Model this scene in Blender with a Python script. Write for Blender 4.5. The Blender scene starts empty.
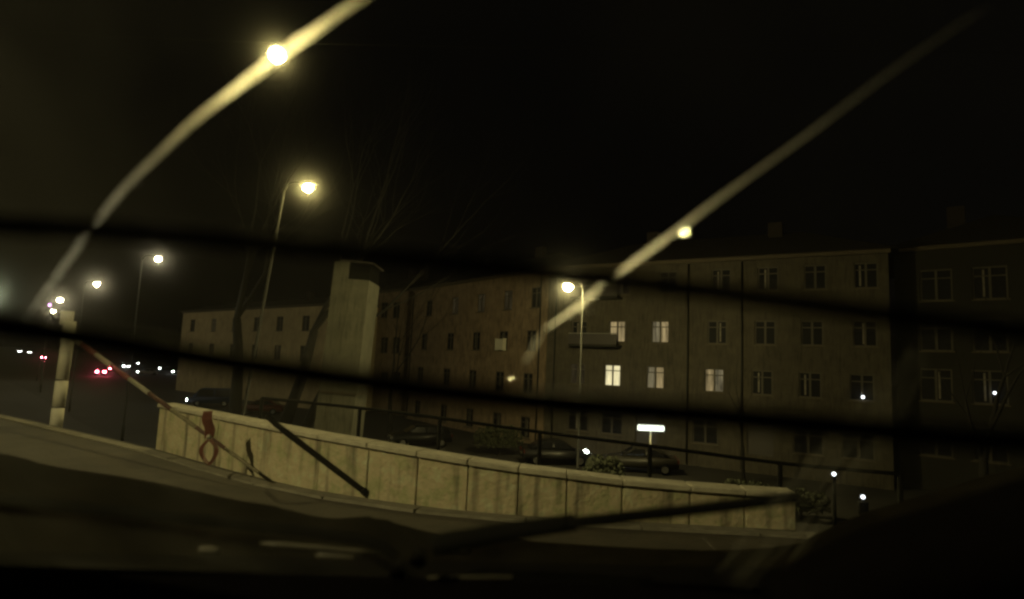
import bpy, bmesh, math, random
from mathutils import Vector as V, Matrix
sc = bpy.context.scene
random.seed(7)
# ------------------------------------------------------------------ camera
F = 600.0; W_, H_ = 1024, 599
CAM = V((0, 0, 1.35))
PITCH, ROLL = math.radians(6.3), math.radians(2.5)
fw = V((0, math.cos(PITCH), math.sin(PITCH)))
r0 = V((1, 0, 0)); u0 = V((0, -math.sin(PITCH), math.cos(PITCH)))
rt = r0 * math.cos(ROLL) + u0 * math.sin(ROLL)
up = u0 * math.cos(ROLL) - r0 * math.sin(ROLL)
cd = bpy.data.cameras.new('camera'); cam = bpy.data.objects.new('camera', cd)
sc.collection.objects.link(cam); sc.camera = cam
cam.matrix_world = Matrix(((rt.x, up.x, -fw.x, CAM.x), (rt.y, up.y, -fw.y, CAM.y), (rt.z, up.z, -fw.z, CAM.z), (0, 0, 0, 1)))
cd.sensor_width = 36; cd.lens = F / W_ * 36; cd.clip_start = 0.02; cd.clip_end = 3000
cd.dof.use_dof = True; cd.dof.focus_distance = 30; cd.dof.aperture_fstop = cd.lens / 1000 / 0.009 
# ------------------------------------------------------------------ night sky
w = bpy.data.worlds.new('World'); sc.world = w; w.use_nodes = True
nt = w.node_tree; bg = nt.nodes['Background']
sky = nt.nodes.new('ShaderNodeTexSky'); sky.sky_type = 'NISHITA'; sky.sun_disc = False
sky.sun_elevation = math.radians(-4); sky.sun_rotation = math.radians(120)
ad = nt.nodes.new('ShaderNodeMix'); ad.data_type = 'RGBA'; ad.blend_type = 'ADD'; ad.inputs[0].default_value = 1
nt.links.new(sky.outputs[0], ad.inputs[6]); ad.inputs[7].default_value = (0.040, 0.031, 0.022, 1)
nt.links.new(ad.outputs[2], bg.inputs[0]); bg.inputs[1].default_value = 0.018
# ------------------------------------------------------------------ exposure, renderer
vs = sc.view_settings; vs.view_transform = 'Standard'; vs.look = 'None'; vs.exposure = 0; vs.gamma = 1
sc.cycles.use_denoising = True
sc.cycles.sample_clamp_indirect = 3; sc.cycles.transparent_max_bounces = 24; sc.cycles.max_bounces = 6
sc.cycles.caustics_refractive = False; sc.cycles.caustics_reflective = False
sc.cycles.pixel_filter_type = 'GAUSSIAN'; sc.cycles.filter_width = 2.8

# ------------------------------------------------------------------ pixel to place
def ray(x, y): return fw + rt * ((x - 512) / F) + up * ((299.5 - y) / F)
def P(x, y, depth):                      # at a distance ahead
    d = ray(x, y); return CAM + d * (depth / d.y)
def G(x, y, z):                          # on a level surface
    d = ray(x, y); return CAM + d * ((z - CAM.z) / d.z)
def horizon(x): 
    a, b = P(x, 0, 1), P(x, 599, 1)
    return 599 * (a.z - CAM.z) / (a.z - b.z)
def onplane(x, y, o, n):
    d = ray(x, y); return CAM + d * ((o - CAM).dot(n) / d.dot(n))
LOW = -4.5                               # yard and street below the parapet

# ------------------------------------------------------------------ materials
def mat(name, col, rough=0.8, metal=0.0, noise=0.0, scale=4.0, bump=0.0, spec=0.5, col2=None, streaks=0.0, coat=0.0):
    m = bpy.data.materials.new(name); m.use_nodes = True
    t = m.node_tree; b = t.nodes['Principled BSDF']
    b.inputs['Base Color'].default_value = (*col, 1); b.inputs['Roughness'].default_value = rough
    b.inputs['Metallic'].default_value = metal; b.inputs['Specular IOR Level'].default_value = spec
    b.inputs['Coat Weight'].default_value = coat
    if noise or bump or col2:
        tc = t.nodes.new('ShaderNodeTexCoord')
        geo = t.nodes.new('ShaderNodeNewGeometry')
        n = t.nodes.new('ShaderNodeTexNoise'); n.inputs['Scale'].default_value = scale; n.inputs['Detail'].default_value = 9; n.inputs['Roughness'].default_value = 0.68
        t.links.new(geo.outputs['Position'], n.inputs['Vector'])
        r = t.nodes.new('ShaderNodeValToRGB')
        c2 = col2 or tuple(c * (1 - noise) for c in col)
        r.color_ramp.elements[0].position = 0.35; r.color_ramp.elements[1].position = 0.68
        r.color_ramp.elements[0].color = (*c2, 1); r.color_ramp.elements[1].color = (*col, 1)
        t.links.new(n.outputs[0], r.inputs[0]); out = r.outputs[0]
        if streaks:                       # rain streaks running down the face
            mp = t.nodes.new('ShaderNodeMapping'); mp.inputs['Scale'].default_value = (5, 5, 0.55)
            t.links.new(geo.outputs['Position'], mp.inputs[0])
            n2 = t.nodes.new('ShaderNodeTexNoise'); n2.inputs['Scale'].default_value = 1.6; n2.inputs['Detail'].default_value = 5
            t.links.new(mp.outputs[0], n2.inputs['Vector'])
            r2 = t.nodes.new('ShaderNodeValToRGB'); r2.color_ramp.elements[0].position = 0.33; r2.color_ramp.elements[1].position = 0.5
            r2.color_ramp.elements[0].color = (1 - streaks,) * 3 + (1,)
            t.links.new(n2.outputs[0], r2.inputs[0])
            mx = t.nodes.new('ShaderNodeMix'); mx.data_type = 'RGBA'; mx.blend_type = 'MULTIPLY'; mx.inputs[0].default_value = 1
            t.links.new(out, mx.inputs[6]); t.links.new(r2.outputs[0], mx.inputs[7]); out = mx.outputs[2]
        t.links.new(out, b.inputs['Base Color'])
        if bump:
            bp = t.nodes.new('ShaderNodeBump'); bp.inputs['Strength'].default_value = bump; bp.inputs['Distance'].default_value = 0.02
            n3 = t.nodes.new('ShaderNodeTexNoise'); n3.inputs['Scale'].default_value = scale * 7; n3.inputs['Detail'].default_value = 6
            t.links.new(geo.outputs['Position'], n3.inputs['Vector'])
            t.links.new(n3.outputs[0], bp.inputs['Height']); t.links.new(bp.outputs[0], b.inputs['Normal'])
    if name == 'concrete':                # moss green and rust brown patches
        r.color_ramp.elements[0].position = 0.3; r.color_ramp.elements[1].position = 0.72
        e = r.color_ramp.elements.new(0.43); e.color = (0.31, 0.305, 0.17, 1); e = r.color_ramp.elements.new(0.52); e.color = (0.39, 0.325, 0.215, 1); e = r.color_ramp.elements.new(0.6); e.color = (0.38, 0.375, 0.235, 1)
        n.inputs['Scale'].default_value = 5.0; n.inputs['Roughness'].default_value = 0.75
    return m
def emat(name, col, strength, pattern=0.0):
    m = bpy.data.materials.new(name); m.use_nodes = True; t = m.node_tree
    t.nodes.remove(t.nodes['Principled BSDF']); e = t.nodes.new('ShaderNodeEmission')
    e.inputs[0].default_value = (*col, 1); e.inputs[1].default_value = strength
    if pattern:                           # folds of a lit curtain
        geo = t.nodes.new('ShaderNodeNewGeometry'); mp = t.nodes.new('ShaderNodeMapping'); mp.inputs['Scale'].default_value = (3.2, 3.2, 0.5)
        n = t.nodes.new('ShaderNodeTexNoise'); n.inputs['Scale'].default_value = 1.5; n.inputs['Detail'].default_value = 4
        t.links.new(geo.outputs['Position'], mp.inputs[0]); t.links.new(mp.outputs[0], n.inputs['Vector'])
        r = t.nodes.new('ShaderNodeMapRange'); r.inputs[1].default_value = 0.3; r.inputs[2].default_value = 0.7
        r.inputs[3].default_value = strength * (1 - pattern); r.inputs[4].default_value = strength * (1 + pattern)
        t.links.new(n.outputs[0], r.inputs[0]); t.links.new(r.outputs[0], e.inputs[1])
    t.links.new(e.outputs[0], t.nodes['Material Output'].inputs[0])
    return m
WSN = None
def glassmat(name, clear=0.96, rough=0.7, ior=1.25, scatter=0.04, flat=0.0, gloss=0.0, noise=0.0, nscale=30, normal=None, tint=(1, 1, 1), grad=None):
    """a clear sheet with a dirty film: most light passes, some is scattered a little off its way, a trace is mirrored"""
    m = bpy.data.materials.new(name); m.use_nodes = True; t = m.node_tree
    t.nodes.remove(t.nodes['Principled BSDF']); N = t.nodes.new; L = t.links.new
    tr = N('ShaderNodeBsdfTransparent'); tr.inputs[0].default_value = (*tint, 1)
    rf = N('ShaderNodeBsdfRefraction'); rf.distribution = 'GGX'; rf.inputs['Roughness'].default_value = rough; rf.inputs['IOR'].default_value = ior
    tl = N('ShaderNodeBsdfTranslucent'); tl.inputs[0].default_value = (0.8, 0.8, 0.75, 1)
    if normal is not None:
        cx = N('ShaderNodeCombineXYZ')
        for k in range(3): cx.inputs[k].default_value = normal[k]
        L(cx.outputs[0], rf.inputs['Normal'])
    m1 = N('ShaderNodeMixShader'); m1.inputs[0].default_value = flat; L(rf.outputs[0], m1.inputs[1]); L(tl.outputs[0], m1.inputs[2])
    m2 = N('ShaderNodeMixShader'); m2.inputs[0].default_value = scatter; L(tr.outputs[0], m2.inputs[1]); L(m1.outputs[0], m2.inputs[2])
    if noise:
        geo = N('ShaderNodeNewGeometry'); n = N('ShaderNodeTexNoise'); n.inputs['Scale'].default_value = nscale; n.inputs['Detail'].default_value = 5
        L(geo.outputs['Position'], n.inputs['Vector']); r = N('ShaderNodeMapRange'); r.inputs[1].default_value = 0.3; r.inputs[2].default_value = 0.7
        r.inputs[3].default_value = scatter * (1 - noise); r.inputs[4].default_value = scatter * (1 + noise); L(n.outputs[0], r.inputs[0]); out = r.outputs[0]
        if grad:                          # ramp puts the left-side haze and the streak's fade into the scatter
            ax, v0, v1, f0, f1 = grad; sp_ = N('ShaderNodeSeparateXYZ'); L(geo.outputs['Position'], sp_.inputs[0])
            g = N('ShaderNodeMapRange'); g.interpolation_type = 'SMOOTHSTEP'; g.inputs[1].default_value = v0; g.inputs[2].default_value = v1; g.inputs[3].default_value = f0; g.inputs[4].default_value = f1; L(sp_.outputs[ax], g.inputs[0])
            mu = N('ShaderNodeMath'); mu.operation = 'MULTIPLY'; L(out, mu.inputs[0]); L(g.outputs[0], mu.inputs[1]); out = mu.outputs[0]
        L(out, m2.inputs[0])
    last = m2
    if gloss:
        gl = N('ShaderNodeBsdfGlossy'); gl.inputs['Roughness'].default_value = 0.03
        m3 = N('ShaderNodeMixShader'); m3.inputs[0].default_value = gloss; L(m2.outputs[0], m3.inputs[1]); L(gl.outputs[0], m3.inputs[2]); last = m3
    L(last.outputs[0], t.nodes['Material Output'].inputs[0])
    return m
M = dict(
    street=mat('street', (0.022, 0.019, 0.014), 0.85, noise=0.45, scale=2.5), asphalt=mat('asphalt', (0.055, 0.046, 0.032), 0.85, noise=0.45, scale=2.5, bump=0.5),
    yard=mat('yard', (0.016, 0.014, 0.011), 0.9, noise=0.5, scale=0.5, bump=0.3),
    concrete=mat('concrete', (0.50, 0.47, 0.36), 0.9, noise=0.42, scale=3.0, bump=1.0, streaks=0.65, col2=(0.22, 0.215, 0.11)),
    coping=mat('coping', (0.42, 0.39, 0.29), 0.85, noise=0.35, scale=6, bump=0.4),
    kerb=mat('kerb', (0.2, 0.185, 0.14), 0.9, noise=0.4, scale=4, bump=0.4),
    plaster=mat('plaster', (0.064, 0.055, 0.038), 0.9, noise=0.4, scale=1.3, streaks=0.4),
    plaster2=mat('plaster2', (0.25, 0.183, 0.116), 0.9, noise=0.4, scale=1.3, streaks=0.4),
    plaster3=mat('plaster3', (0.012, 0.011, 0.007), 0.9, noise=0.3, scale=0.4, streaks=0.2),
    pale=mat('pale', (0.11, 0.107, 0.082), 0.9, noise=0.4, scale=1.2, streaks=0.35),
    beige=mat('beige', (0.48, 0.39, 0.23), 0.9, noise=0.3, scale=0.6, streaks=0.3),
    trim=mat('trim', (0.075, 0.06, 0.04), 0.85, noise=0.2, scale=2),
    roof=mat('roof', (0.02, 0.014, 0.012), 0.9, noise=0.3, scale=3),
    frame=mat('frame', (0.055, 0.048, 0.036), 0.7),
    pane=mat('pane', (0.012, 0.012, 0.014), 0.6, spec=0.06),
    curtain=mat('curtain', (0.22, 0.20, 0.17), 0.9, noise=0.5, scale=3),
    door=mat('door', (0.035, 0.03, 0.028), 0.6),
    metal=mat('metal', (0.20, 0.20, 0.19), 0.5, metal=0.4),
    darkpole=mat('darkpole', (0.003, 0.003, 0.0025), 0.8, spec=0.1), darkmetal=mat('darkmetal', (0.016, 0.016, 0.014), 0.6, spec=0.2, noise=0.3, scale=20),
    dark_band=mat('dark_band', (0.09, 0.08, 0.06), 0.6, spec=0.3, noise=0.4, scale=25, bump=0.1),
    bark=mat('bark', (0.008, 0.0065, 0.005), 0.95, noise=0.4, scale=8),
    red=mat('red', (0.13, 0.02, 0.012), 0.6, noise=0.3, scale=20), white=mat('white', (0.25, 0.235, 0.17), 0.6, noise=0.25, scale=20),
    rust=mat('rust', (0.07, 0.025, 0.015), 0.8, noise=0.4, scale=12), dull=mat('dull', (0.17, 0.15, 0.09), 0.8, noise=0.4, scale=12),
    tape=mat('tape', (0.13, 0.035, 0.02), 0.6),
    post=mat('post', (0.55, 0.53, 0.43), 0.8, noise=0.15, scale=14),
    rubber=mat('rubber', (0.004, 0.004, 0.004), 1.0, spec=0.0), plastic=mat('plastic', (0.004, 0.0035, 0.0035), 1.0, spec=0.0, noise=0.3, scale=60, bump=0.3),
    paint=mat('paint', (0.010, 0.0085, 0.006), 1.0, noise=0.5, scale=9, spec=0.0), pale_reflection=mat('pale_reflection', (0.035, 0.03, 0.016), 0.6, noise=0.4, scale=30),
    carglass=mat('carglass', (0.01, 0.01, 0.012), 0.08), chrome=mat('chrome', (0.5, 0.5, 0.5), 0.2, metal=1),
    hedge=mat('hedge', (0.03, 0.035, 0.015), 0.9, noise=0.5, scale=5),
    lamp=emat('lamp', (1.0, 0.79, 0.28), 480), lamp_two=emat('lamp_two', (1.0, 0.79, 0.28), 850), lamp_mid=emat('lamp_mid', (1.0, 0.81, 0.33), 3700), lamp_rear=emat('lamp_rear', (1.0, 0.82, 0.38), 2700), lamp_far=emat('lamp_far', (1.0, 0.84, 0.5), 450), lamp_white=emat('lamp_white', (0.95, 1.0, 0.62), 220),
    lit1=emat('lit1', (1.0, 0.86, 0.5), 0.85, 0.35), lit2=emat('lit2', (1.0, 0.74, 0.36), 0.26, 0.6), lit3=emat('lit3', (0.95, 0.78, 0.45), 0.14, 0.7), lit4=emat('lit4', (1.0, 0.75, 0.36), 0.022, 0.6),
    sign=emat('sign', (0.95, 1.0, 0.85), 3.0), tail=emat('tail', (1.0, 0.10, 0.16), 260), head=emat('head', (0.95, 1.0, 0.95), 60), bulb=emat('bulb', (0.92, 0.95, 1.0), 5.0), violet=emat('violet', (0.8, 0.3, 0.9), 4),
)
BODY = {k: mat('body_' + k, c, 0.45, coat=0.15, spec=0.3) for k, c in dict(dark=(0.008, 0.008, 0.009), blue=(0.02, 0.035, 0.09), red=(0.05, 0.008, 0.006), silver=(0.12, 0.12, 0.115), pale=(0.4, 0.38, 0.33), brown=(0.025, 0.023, 0.02)).items()}

# ------------------------------------------------------------------ mesh helpers
col = sc.collection
def link(name, bm, m, parent=None, smooth=False):
    me = bpy.data.meshes.new(name); bmesh.ops.recalc_face_normals(bm, faces=bm.faces[:]); bm.to_mesh(me); bm.free()
    if m: me.materials.append(m)
    if smooth:
        for p in me.polygons: p.use_smooth = True
    o = bpy.data.objects.new(name, me); col.objects.link(o)
    if parent: o.parent = parent; o.matrix_parent_inverse = parent.matrix_world.inverted()
    return o
def thing(name, label, cat, loc=(0, 0, 0), rotz=0, group=None):
    o = bpy.data.objects.new(name, None); col.objects.link(o); o.location = loc; o.rotation_euler = (0, 0, rotz)
    o.matrix_world = Matrix.Translation(V(loc)) @ Matrix.Rotation(rotz, 4, 'Z')
    o.empty_display_size = 0.2
    o['label'] = label; o['category'] = cat
    if group: o['group'] = group
    return o
def tag(o, label=None, cat=None, group=None, kind=None):
    for k, v in (('label', label), ('category', cat), ('group', group), ('kind', kind)):
        if v: o[k] = v
    return o
def box(bm, c, s, mt=None):
    """box of size s about c, turned by mt"""
    vs_ = bmesh.ops.create_cube(bm, size=1)['verts']
    for v in vs_: v.co = V((v.co.x * s[0], v.co.y * s[1], v.co.z * s[2]))
    for v in vs_: v.co = (mt @ v.co if mt else v.co) + V(c)
    return vs_
def hexa(bm, p):                         # eight corners: bottom four, top four
    v = [bm.verts.new(q) for q in p]
    for f in ((0, 1, 2, 3), (7, 6, 5, 4), (0, 4, 5, 1), (1, 5, 6, 2), (2, 6, 7, 3), (3, 7, 4, 0)): bm.faces.new([v[i] for i in f])
def tube(bm, pts, rad, n=10, cap=True):
    pts = [V(p) for p in pts]; rings = []
    rads = rad if isinstance(rad, (list, tuple)) else [rad] * len(pts)
    ref = None
    for i, p in enumerate(pts):
        d = (pts[min(i + 1, len(pts) - 1)] - pts[max(i - 1, 0)]).normalized()
        if ref is None: ref = d.orthogonal().normalized()
        ref = (ref - d * ref.dot(d)).normalized(); b = d.cross(ref)
        rings.append([bm.verts.new(p + (ref * math.cos(2 * math.pi * k / n) + b * math.sin(2 * math.pi * k / n)) * rads[i]) for k in range(n)])
    for a, b in zip(rings, rings[1:]):
        for k in range(n): bm.faces.new((a[k], a[(k + 1) % n], b[(k + 1) % n], b[k]))
    if cap: bm.faces.new(rings[0][::-1]); bm.faces.new(rings[-1])
def smooth_path(pts, k=5):
    pts = [V(p) for p in pts]; q = [pts[0] * 2 - pts[1]] + pts + [pts[-1] * 2 - pts[-2]]; out = []
    for i in range(1, len(q) - 2):
        for j in range(k):
            t = j / k
            out.append(0.5 * (2 * q[i] + (q[i + 1] - q[i - 1]) * t + (2 * q[i - 1] - 5 * q[i] + 4 * q[i + 1] - q[i + 2]) * t * t + (3 * q[i] - q[i - 1] - 3 * q[i + 1] + q[i + 2]) * t ** 3))
    return out + [pts[-1]]
def B(): return bmesh.new()
def copy_tree(o, parent=None):
    c = o.copy(); col.objects.link(c); c.parent = parent
    for ch in o.children: copy_tree(ch, c)
    return c

# ================================================================== the setting
edge_px = [(-260, 372), (-120, 392), (0, 414), (55, 426), (155, 449), (230, 470), (300, 487), (365, 498), (415, 505), (465, 511), (515, 515), (560, 518), (620, 521), (700, 525), (790, 530), (900, 536), (1050, 546), (1300, 560)]
edge = smooth_path([G(x, y, 0) for x, y in edge_px], 4)
bm = B()                                 # upper road: from behind the car to the edge, with its retaining face
far = [V((p.x, -30, 0)) for p in edge]
va = [bm.verts.new(p) for p in edge]; vb = [bm.verts.new(p) for p in far]; vc = [bm.verts.new(p + V((0, 0.0, LOW - 0.5))) for p in edge]
for i in range(len(edge) - 1):
    bm.faces.new((vb[i], vb[i + 1], va[i + 1], va[i])); bm.faces.new((va[i], va[i + 1], vc[i + 1], vc[i]))
tag(link('upper_road', bm, M['asphalt']), kind='structure')
bm = B()
vv = [bm.verts.new(p) for p in ((-900, -60, LOW), (900, -60, LOW), (900, 1800, LOW), (-900, 1800, LOW))]; bm.faces.new(vv)
tag(link('lower_ground', bm, M['yard']), kind='structure')
bm = B()                                 # the street along which the lamps stand
sp = smooth_path([V((-6, 22, 0)), V((-12, 30, 0)), V((-30, 48, 0)), V((-62, 82, 0)), V((-120, 140, 0)), V((-220, 240, 0))], 6)
L_, R_ = [], []
for i, p in enumerate(sp):
    d = (sp[min(i + 1, len(sp) - 1)] - sp[max(i - 1, 0)]).normalized(); nrm = V((d.y, -d.x, 0))
    L_.append(bm.verts.new(p - nrm * 11 + V((0, 0, LOW + .006)))); R_.append(bm.verts.new(p - nrm * 2.5 + V((0, 0, LOW + .006))))
for i in range(len(sp) - 1): bm.faces.new((L_[i], L_[i + 1], R_[i + 1], R_[i]))
tag(link('street', bm, M['street']), kind='structure')

# kerb stones along the edge of the upper road
def offset(path, d):                     # shift a plan path towards the camera side
    out = []
    for i, p in enumerate(path):
        t = (path[min(i + 1, len(path) - 1)] - path[max(i - 1, 0)]).normalized(); out.append(p + V((t.y, -t.x, 0)) * d)
    return out
def resample(path, step):
    out = [path[0]]; acc = 0
    for a, b in zip(path, path[1:]):
        l = (b - a).length; 
        while acc + l >= step:
            a = a + (b - a) * ((step - acc) / l); out.append(a); l = (b - a).length; acc = 0
        acc += l
    return out
kerb = tag(link('kerb', B(), M['kerb']), kind='structure')
near = [p for p in edge if -16 < p.x < 9]
inner, outer = offset(near, 0.42), offset(near, 0.24)
ks = resample(offset(near, 0.2), 1.0)
for a, b in zip(ks, ks[1:]):
    t = (b - a).normalized(); nrm = V((t.y, -t.x, 0)) * 0.085; a2, b2 = a + t * .006, b - t * .006
    h = 0.022 + random.uniform(-.006, .006); z = V((0, 0, h)); bm = B()
    hexa(bm, [a2 + nrm - V((0, 0, .1)), b2 + nrm - V((0, 0, .1)), b2 - nrm - V((0, 0, .1)), a2 - nrm - V((0, 0, .1)), a2 + nrm * .85 + z, b2 + nrm * .85 + z, b2 - nrm + z, a2 - nrm + z])
    link('kerb_stone', bm, M['kerb'], kerb)

# ================================================================== parapet wall: panels and coping stones
wall = thing('parapet_wall', 'low stained concrete parapet wall with pale coping beside the road', 'wall', G(480, 512, 0))
joint_px = [155, 214, 266, 316, 365, 415, 466, 517, 566, 622, 690, 745, 797]
def wall_at(px):
    for a, b in zip(edge_px, edge_px[1:]):
        if a[0] <= px <= b[0]:
            t = (px - a[0]) / (b[0] - a[0]); return a[1] + (b[1] - a[1]) * t
top_px = [(155, 402), (300, 430), (400, 447), (500, 463), (640, 480), (780, 490), (1000, 500)]
def ztop(px):
    for a, b in zip(top_px, top_px[1:]):
        if a[0] <= px <= b[0]:
            y = a[1] + (b[1] - a[1]) * (px - a[0]) / (b[0] - a[0]); g = G(px, wall_at(px), 0); return P(px, y, g.y).z
cor = [(G(x, wall_at(x), 0), ztop(x)) for x in joint_px]
for i in range(len(cor) - 1):
    (a, za), (b, zb) = cor[i], cor[i + 1]
    t = (b - a).normalized(); n = V((-t.y, t.x, 0)); a2, b2 = a + t * random.uniform(.003, .007) + n * random.uniform(0, .012), b - t * random.uniform(.003, .007) + n * random.uniform(0, .012)
    za -= .07; zb -= .07; bm = B()
    hexa(bm, [a2 - V((0, 0, .2)), b2 - V((0, 0, .2)), b2 + n * .22 - V((0, 0, .2)), a2 + n * .22 - V((0, 0, .2)), V((a2.x, a2.y, za)), V((b2.x, b2.y, zb)), V((b2.x, b2.y, zb)) + n * .22, V((a2.x, a2.y, za)) + n * .22])
    bmesh.ops.bevel(bm, geom=bm.edges[:], offset=.008, segments=1, affect='EDGES')
    link('panel', bm, M['concrete'], wall)
    ca, cb = a + t * .003 - n * .035, b - t * .003 - n * .035; bm = B()
    hexa(bm, [V((ca.x, ca.y, za + .002)), V((cb.x, cb.y, zb + .002)), V((cb.x, cb.y, zb + .002)) + n * .23, V((ca.x, ca.y, za + .002)) + n * .23,
              V((ca.x, ca.y, za + .055)), V((cb.x, cb.y, zb + .055)), V((cb.x, cb.y, zb + .06)) + n * .23, V((ca.x, ca.y, za + .06)) + n * .23])
    bmesh.ops.bevel(bm, geom=bm.edges[:], offset=.01, segments=1, affect='EDGES')
    link('coping_stone', bm, M['coping'], wall)

# thin yard railing on the lower side of the parapet
yr = thing('yard_railing', 'thin dark tube railing running behind the concrete parapet', 'railing', P(500, 440, 9))
rp = [(262, 398), (360, 408), (440, 418), (540, 432), (650, 446), (780, 463), (900, 474)]
pts = [P(x, y, 9.5 - i * .35) for i, (x, y) in enumerate(rp)]
bm = B(); tube(bm, smooth_path(pts, 4), .024, 8); link('top_rail', bm, M['darkpole'], yr, True)
for p in pts:
    bm = B(); tube(bm, [V((p.x, p.y, LOW)), p], .03, 8); link('post', bm, M['darkpole'], yr, True)

# ================================================================== street lamps
def lamp(px, py, depth, base_px, ground, label, m, arm_y=0.35, bowl=.17, pole_r=.06, matp='darkmetal', lean=0):
    head = P(px, py, depth); bx = P(base_px, py, depth)
    base = V((bx.x, depth + arm_y, ground)); ht = head.z - ground
    t = thing('street_lamp', label, 'street lamp', base, group='lamps along the street')
    d = V((head.x - base.x, head.y - base.y, 0)); top = base + V((0, 0, ht + .12))
    bm = B(); b0 = base + V((lean, 0, 0)); dv = (top - b0).normalized(); tube(bm, [b0, b0 + dv, b0 + dv * 1.02, top - dv * .5, top], [pole_r * 1.5, pole_r * 1.5, pole_r, pole_r * .7, pole_r * .6], 12); link('pole', bm, M[matp], t, True)
    bm = B(); tube(bm, smooth_path([top - V((0, 0, .15)), top + d * .2 + V((0, 0, .1)), top + d * .7 + V((0, 0, .12))], 4), .035, 8); link('arm', bm, M[matp], t, True)
    ang = math.atan2(d.y, d.x); rot = Matrix.Rotation(ang, 4, 'Z')
    hd = B(); bmesh.ops.create_uvsphere(hd, u_segments=14, v_segments=8, radius=1)
    for v in hd.verts: v.co = rot @ V((v.co.x * .42, v.co.y * .17, max(v.co.z, -0.1) * .13)) + V((head.x, head.y, head.z + .11))
    h = link('lamp_head', hd, M[matp], t, True)
    bb = B(); bmesh.ops.create_icosphere(bb, subdivisions=2, radius=1)
    for v in bb.verts: v.co = rot @ V((v.co.x * bowl * 1.1, v.co.y * bowl, v.co.z * bowl * .8)) + head
    link('glass_bowl', bb, m, h, True)
    return t
h1 = P(277, 55, 13.3); hl = thing('hanging_lamp', 'lit lamp hung on a span wire whose glare smears across the windscreen', 'street lamp', (-16.5, 14, LOW), group='lamps along the street')
for q in (V((-16.5, 14, 9.4)), V((17.5, 13, 9.4))):
    bm = B(); tube(bm, [V((q.x, q.y, LOW)), q], [.11, .07], 12); link('pole', bm, M['darkpole'], hl, True)
bm = B(); tube(bm, smooth_path([V((-16.5, 14, 9.2)), h1 + V((0, 0, .3)), V((17.5, 13, 9.2))], 8), .006, 5); link('span_wire', bm, M['darkpole'], hl, True)
bm = B(); bmesh.ops.create_uvsphere(bm, u_segments=14, v_segments=8, radius=1)
for v in bm.verts: v.co = V((v.co.x * .24, v.co.y * .2, max(v.co.z, -.1) * .12 + .14)) + h1
hd_ = link('lamp_head', bm, M['darkpole'], hl, True)
bm = B(); bmesh.ops.create_icosphere(bm, subdivisions=2, radius=.19, matrix=Matrix.Translation(h1)); link('glass_bowl', bm, M['lamp'], hd_, True)
lamp(308, 188, 20, 281, LOW, 'lit street lamp over the thin pole behind the pale tower', M['lamp_two'], bowl=.15, lean=-1.1)
lamp(568, 287, 27, 584, LOW, 'lit street lamp standing before the apartment block balcony', M['lamp_mid'], bowl=.18)
lamp(158, 259, 39, 139, LOW, 'small warm lit lamp on a pole above the far low block', M['lamp_far'], bowl=.16)
lamp(97, 284, 55, 82, LOW, 'far street lamp between the barrier post and the warm lit lamp', M['lamp_far'], bowl=.2)
lamp(60, 300, 76, 50, LOW, 'most distant lit lamp just above the barrier post plate', M['lamp_far'], bowl=.25)
lamp(53, 311, 100, 44, LOW, 'tiny distant street lamp beside the violet light', M['lamp_far'], bowl=.25)
lamp(-14, 294, 30, -60, LOW, 'greenish white lamp glaring at the edge of the street', M['lamp_white'], bowl=.26)
lp = thing('street_lamp', 'lit street lamp on the upper road behind the car', 'street lamp', (-9.6, -3, 0), group='lamps along the street')
bm = B(); tube(bm, [(-9.6, -3, 0), (-9.6, -3, 1), (-9.6, -3, 7.6)], [.1, .08, .05], 12); link('pole', bm, M['darkmetal'], lp, True)
bm = B(); tube(bm, [(-9.6, -3, 7.5), (-9, -3, 7.75), (-8, -3, 7.78)], .035, 8); link('arm', bm, M['darkmetal'], lp, True)
bm = B(); bmesh.ops.create_uvsphere(bm, u_segments=14, v_segments=8, radius=1)
for v in bm.verts: v.co = V((v.co.x * .42 - 8, v.co.y * .17 - 3, max(v.co.z, -.1) * .13 + 7.72))
hd_ = link('lamp_head', bm, M['darkmetal'], lp, True)
bm = B(); bmesh.ops.create_icosphere(bm, subdivisions=2, radius=1)
for v in bm.verts: v.co = V((v.co.x * .22 - 8, v.co.y * .17 - 3, v.co.z * .14 + 7.6))
link('glass_bowl', bm, M['lamp_rear'], hd_, True)
v_ = thing('signal_light', 'tiny violet signal light on a pole down the street', 'signal', V((P(50, 305, 88).x, 88, LOW)))
bm = B(); p = P(50, 305, 88); tube(bm, [V((p.x, 88, LOW)), p - V((0, 0, .2))], .06, 8); link('pole', bm, M['metal'], v_, True)
bm = B(); box(bm, p + V((0, .12, 0)), (.5, .2, .8)); link('housing', bm, M['darkmetal'], v_)
bm = B(); bmesh.ops.create_icosphere(bm, subdivisions=2, radius=.25, matrix=Matrix.Translation(p)); link('lens', bm, M['violet'], v_, True)

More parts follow.
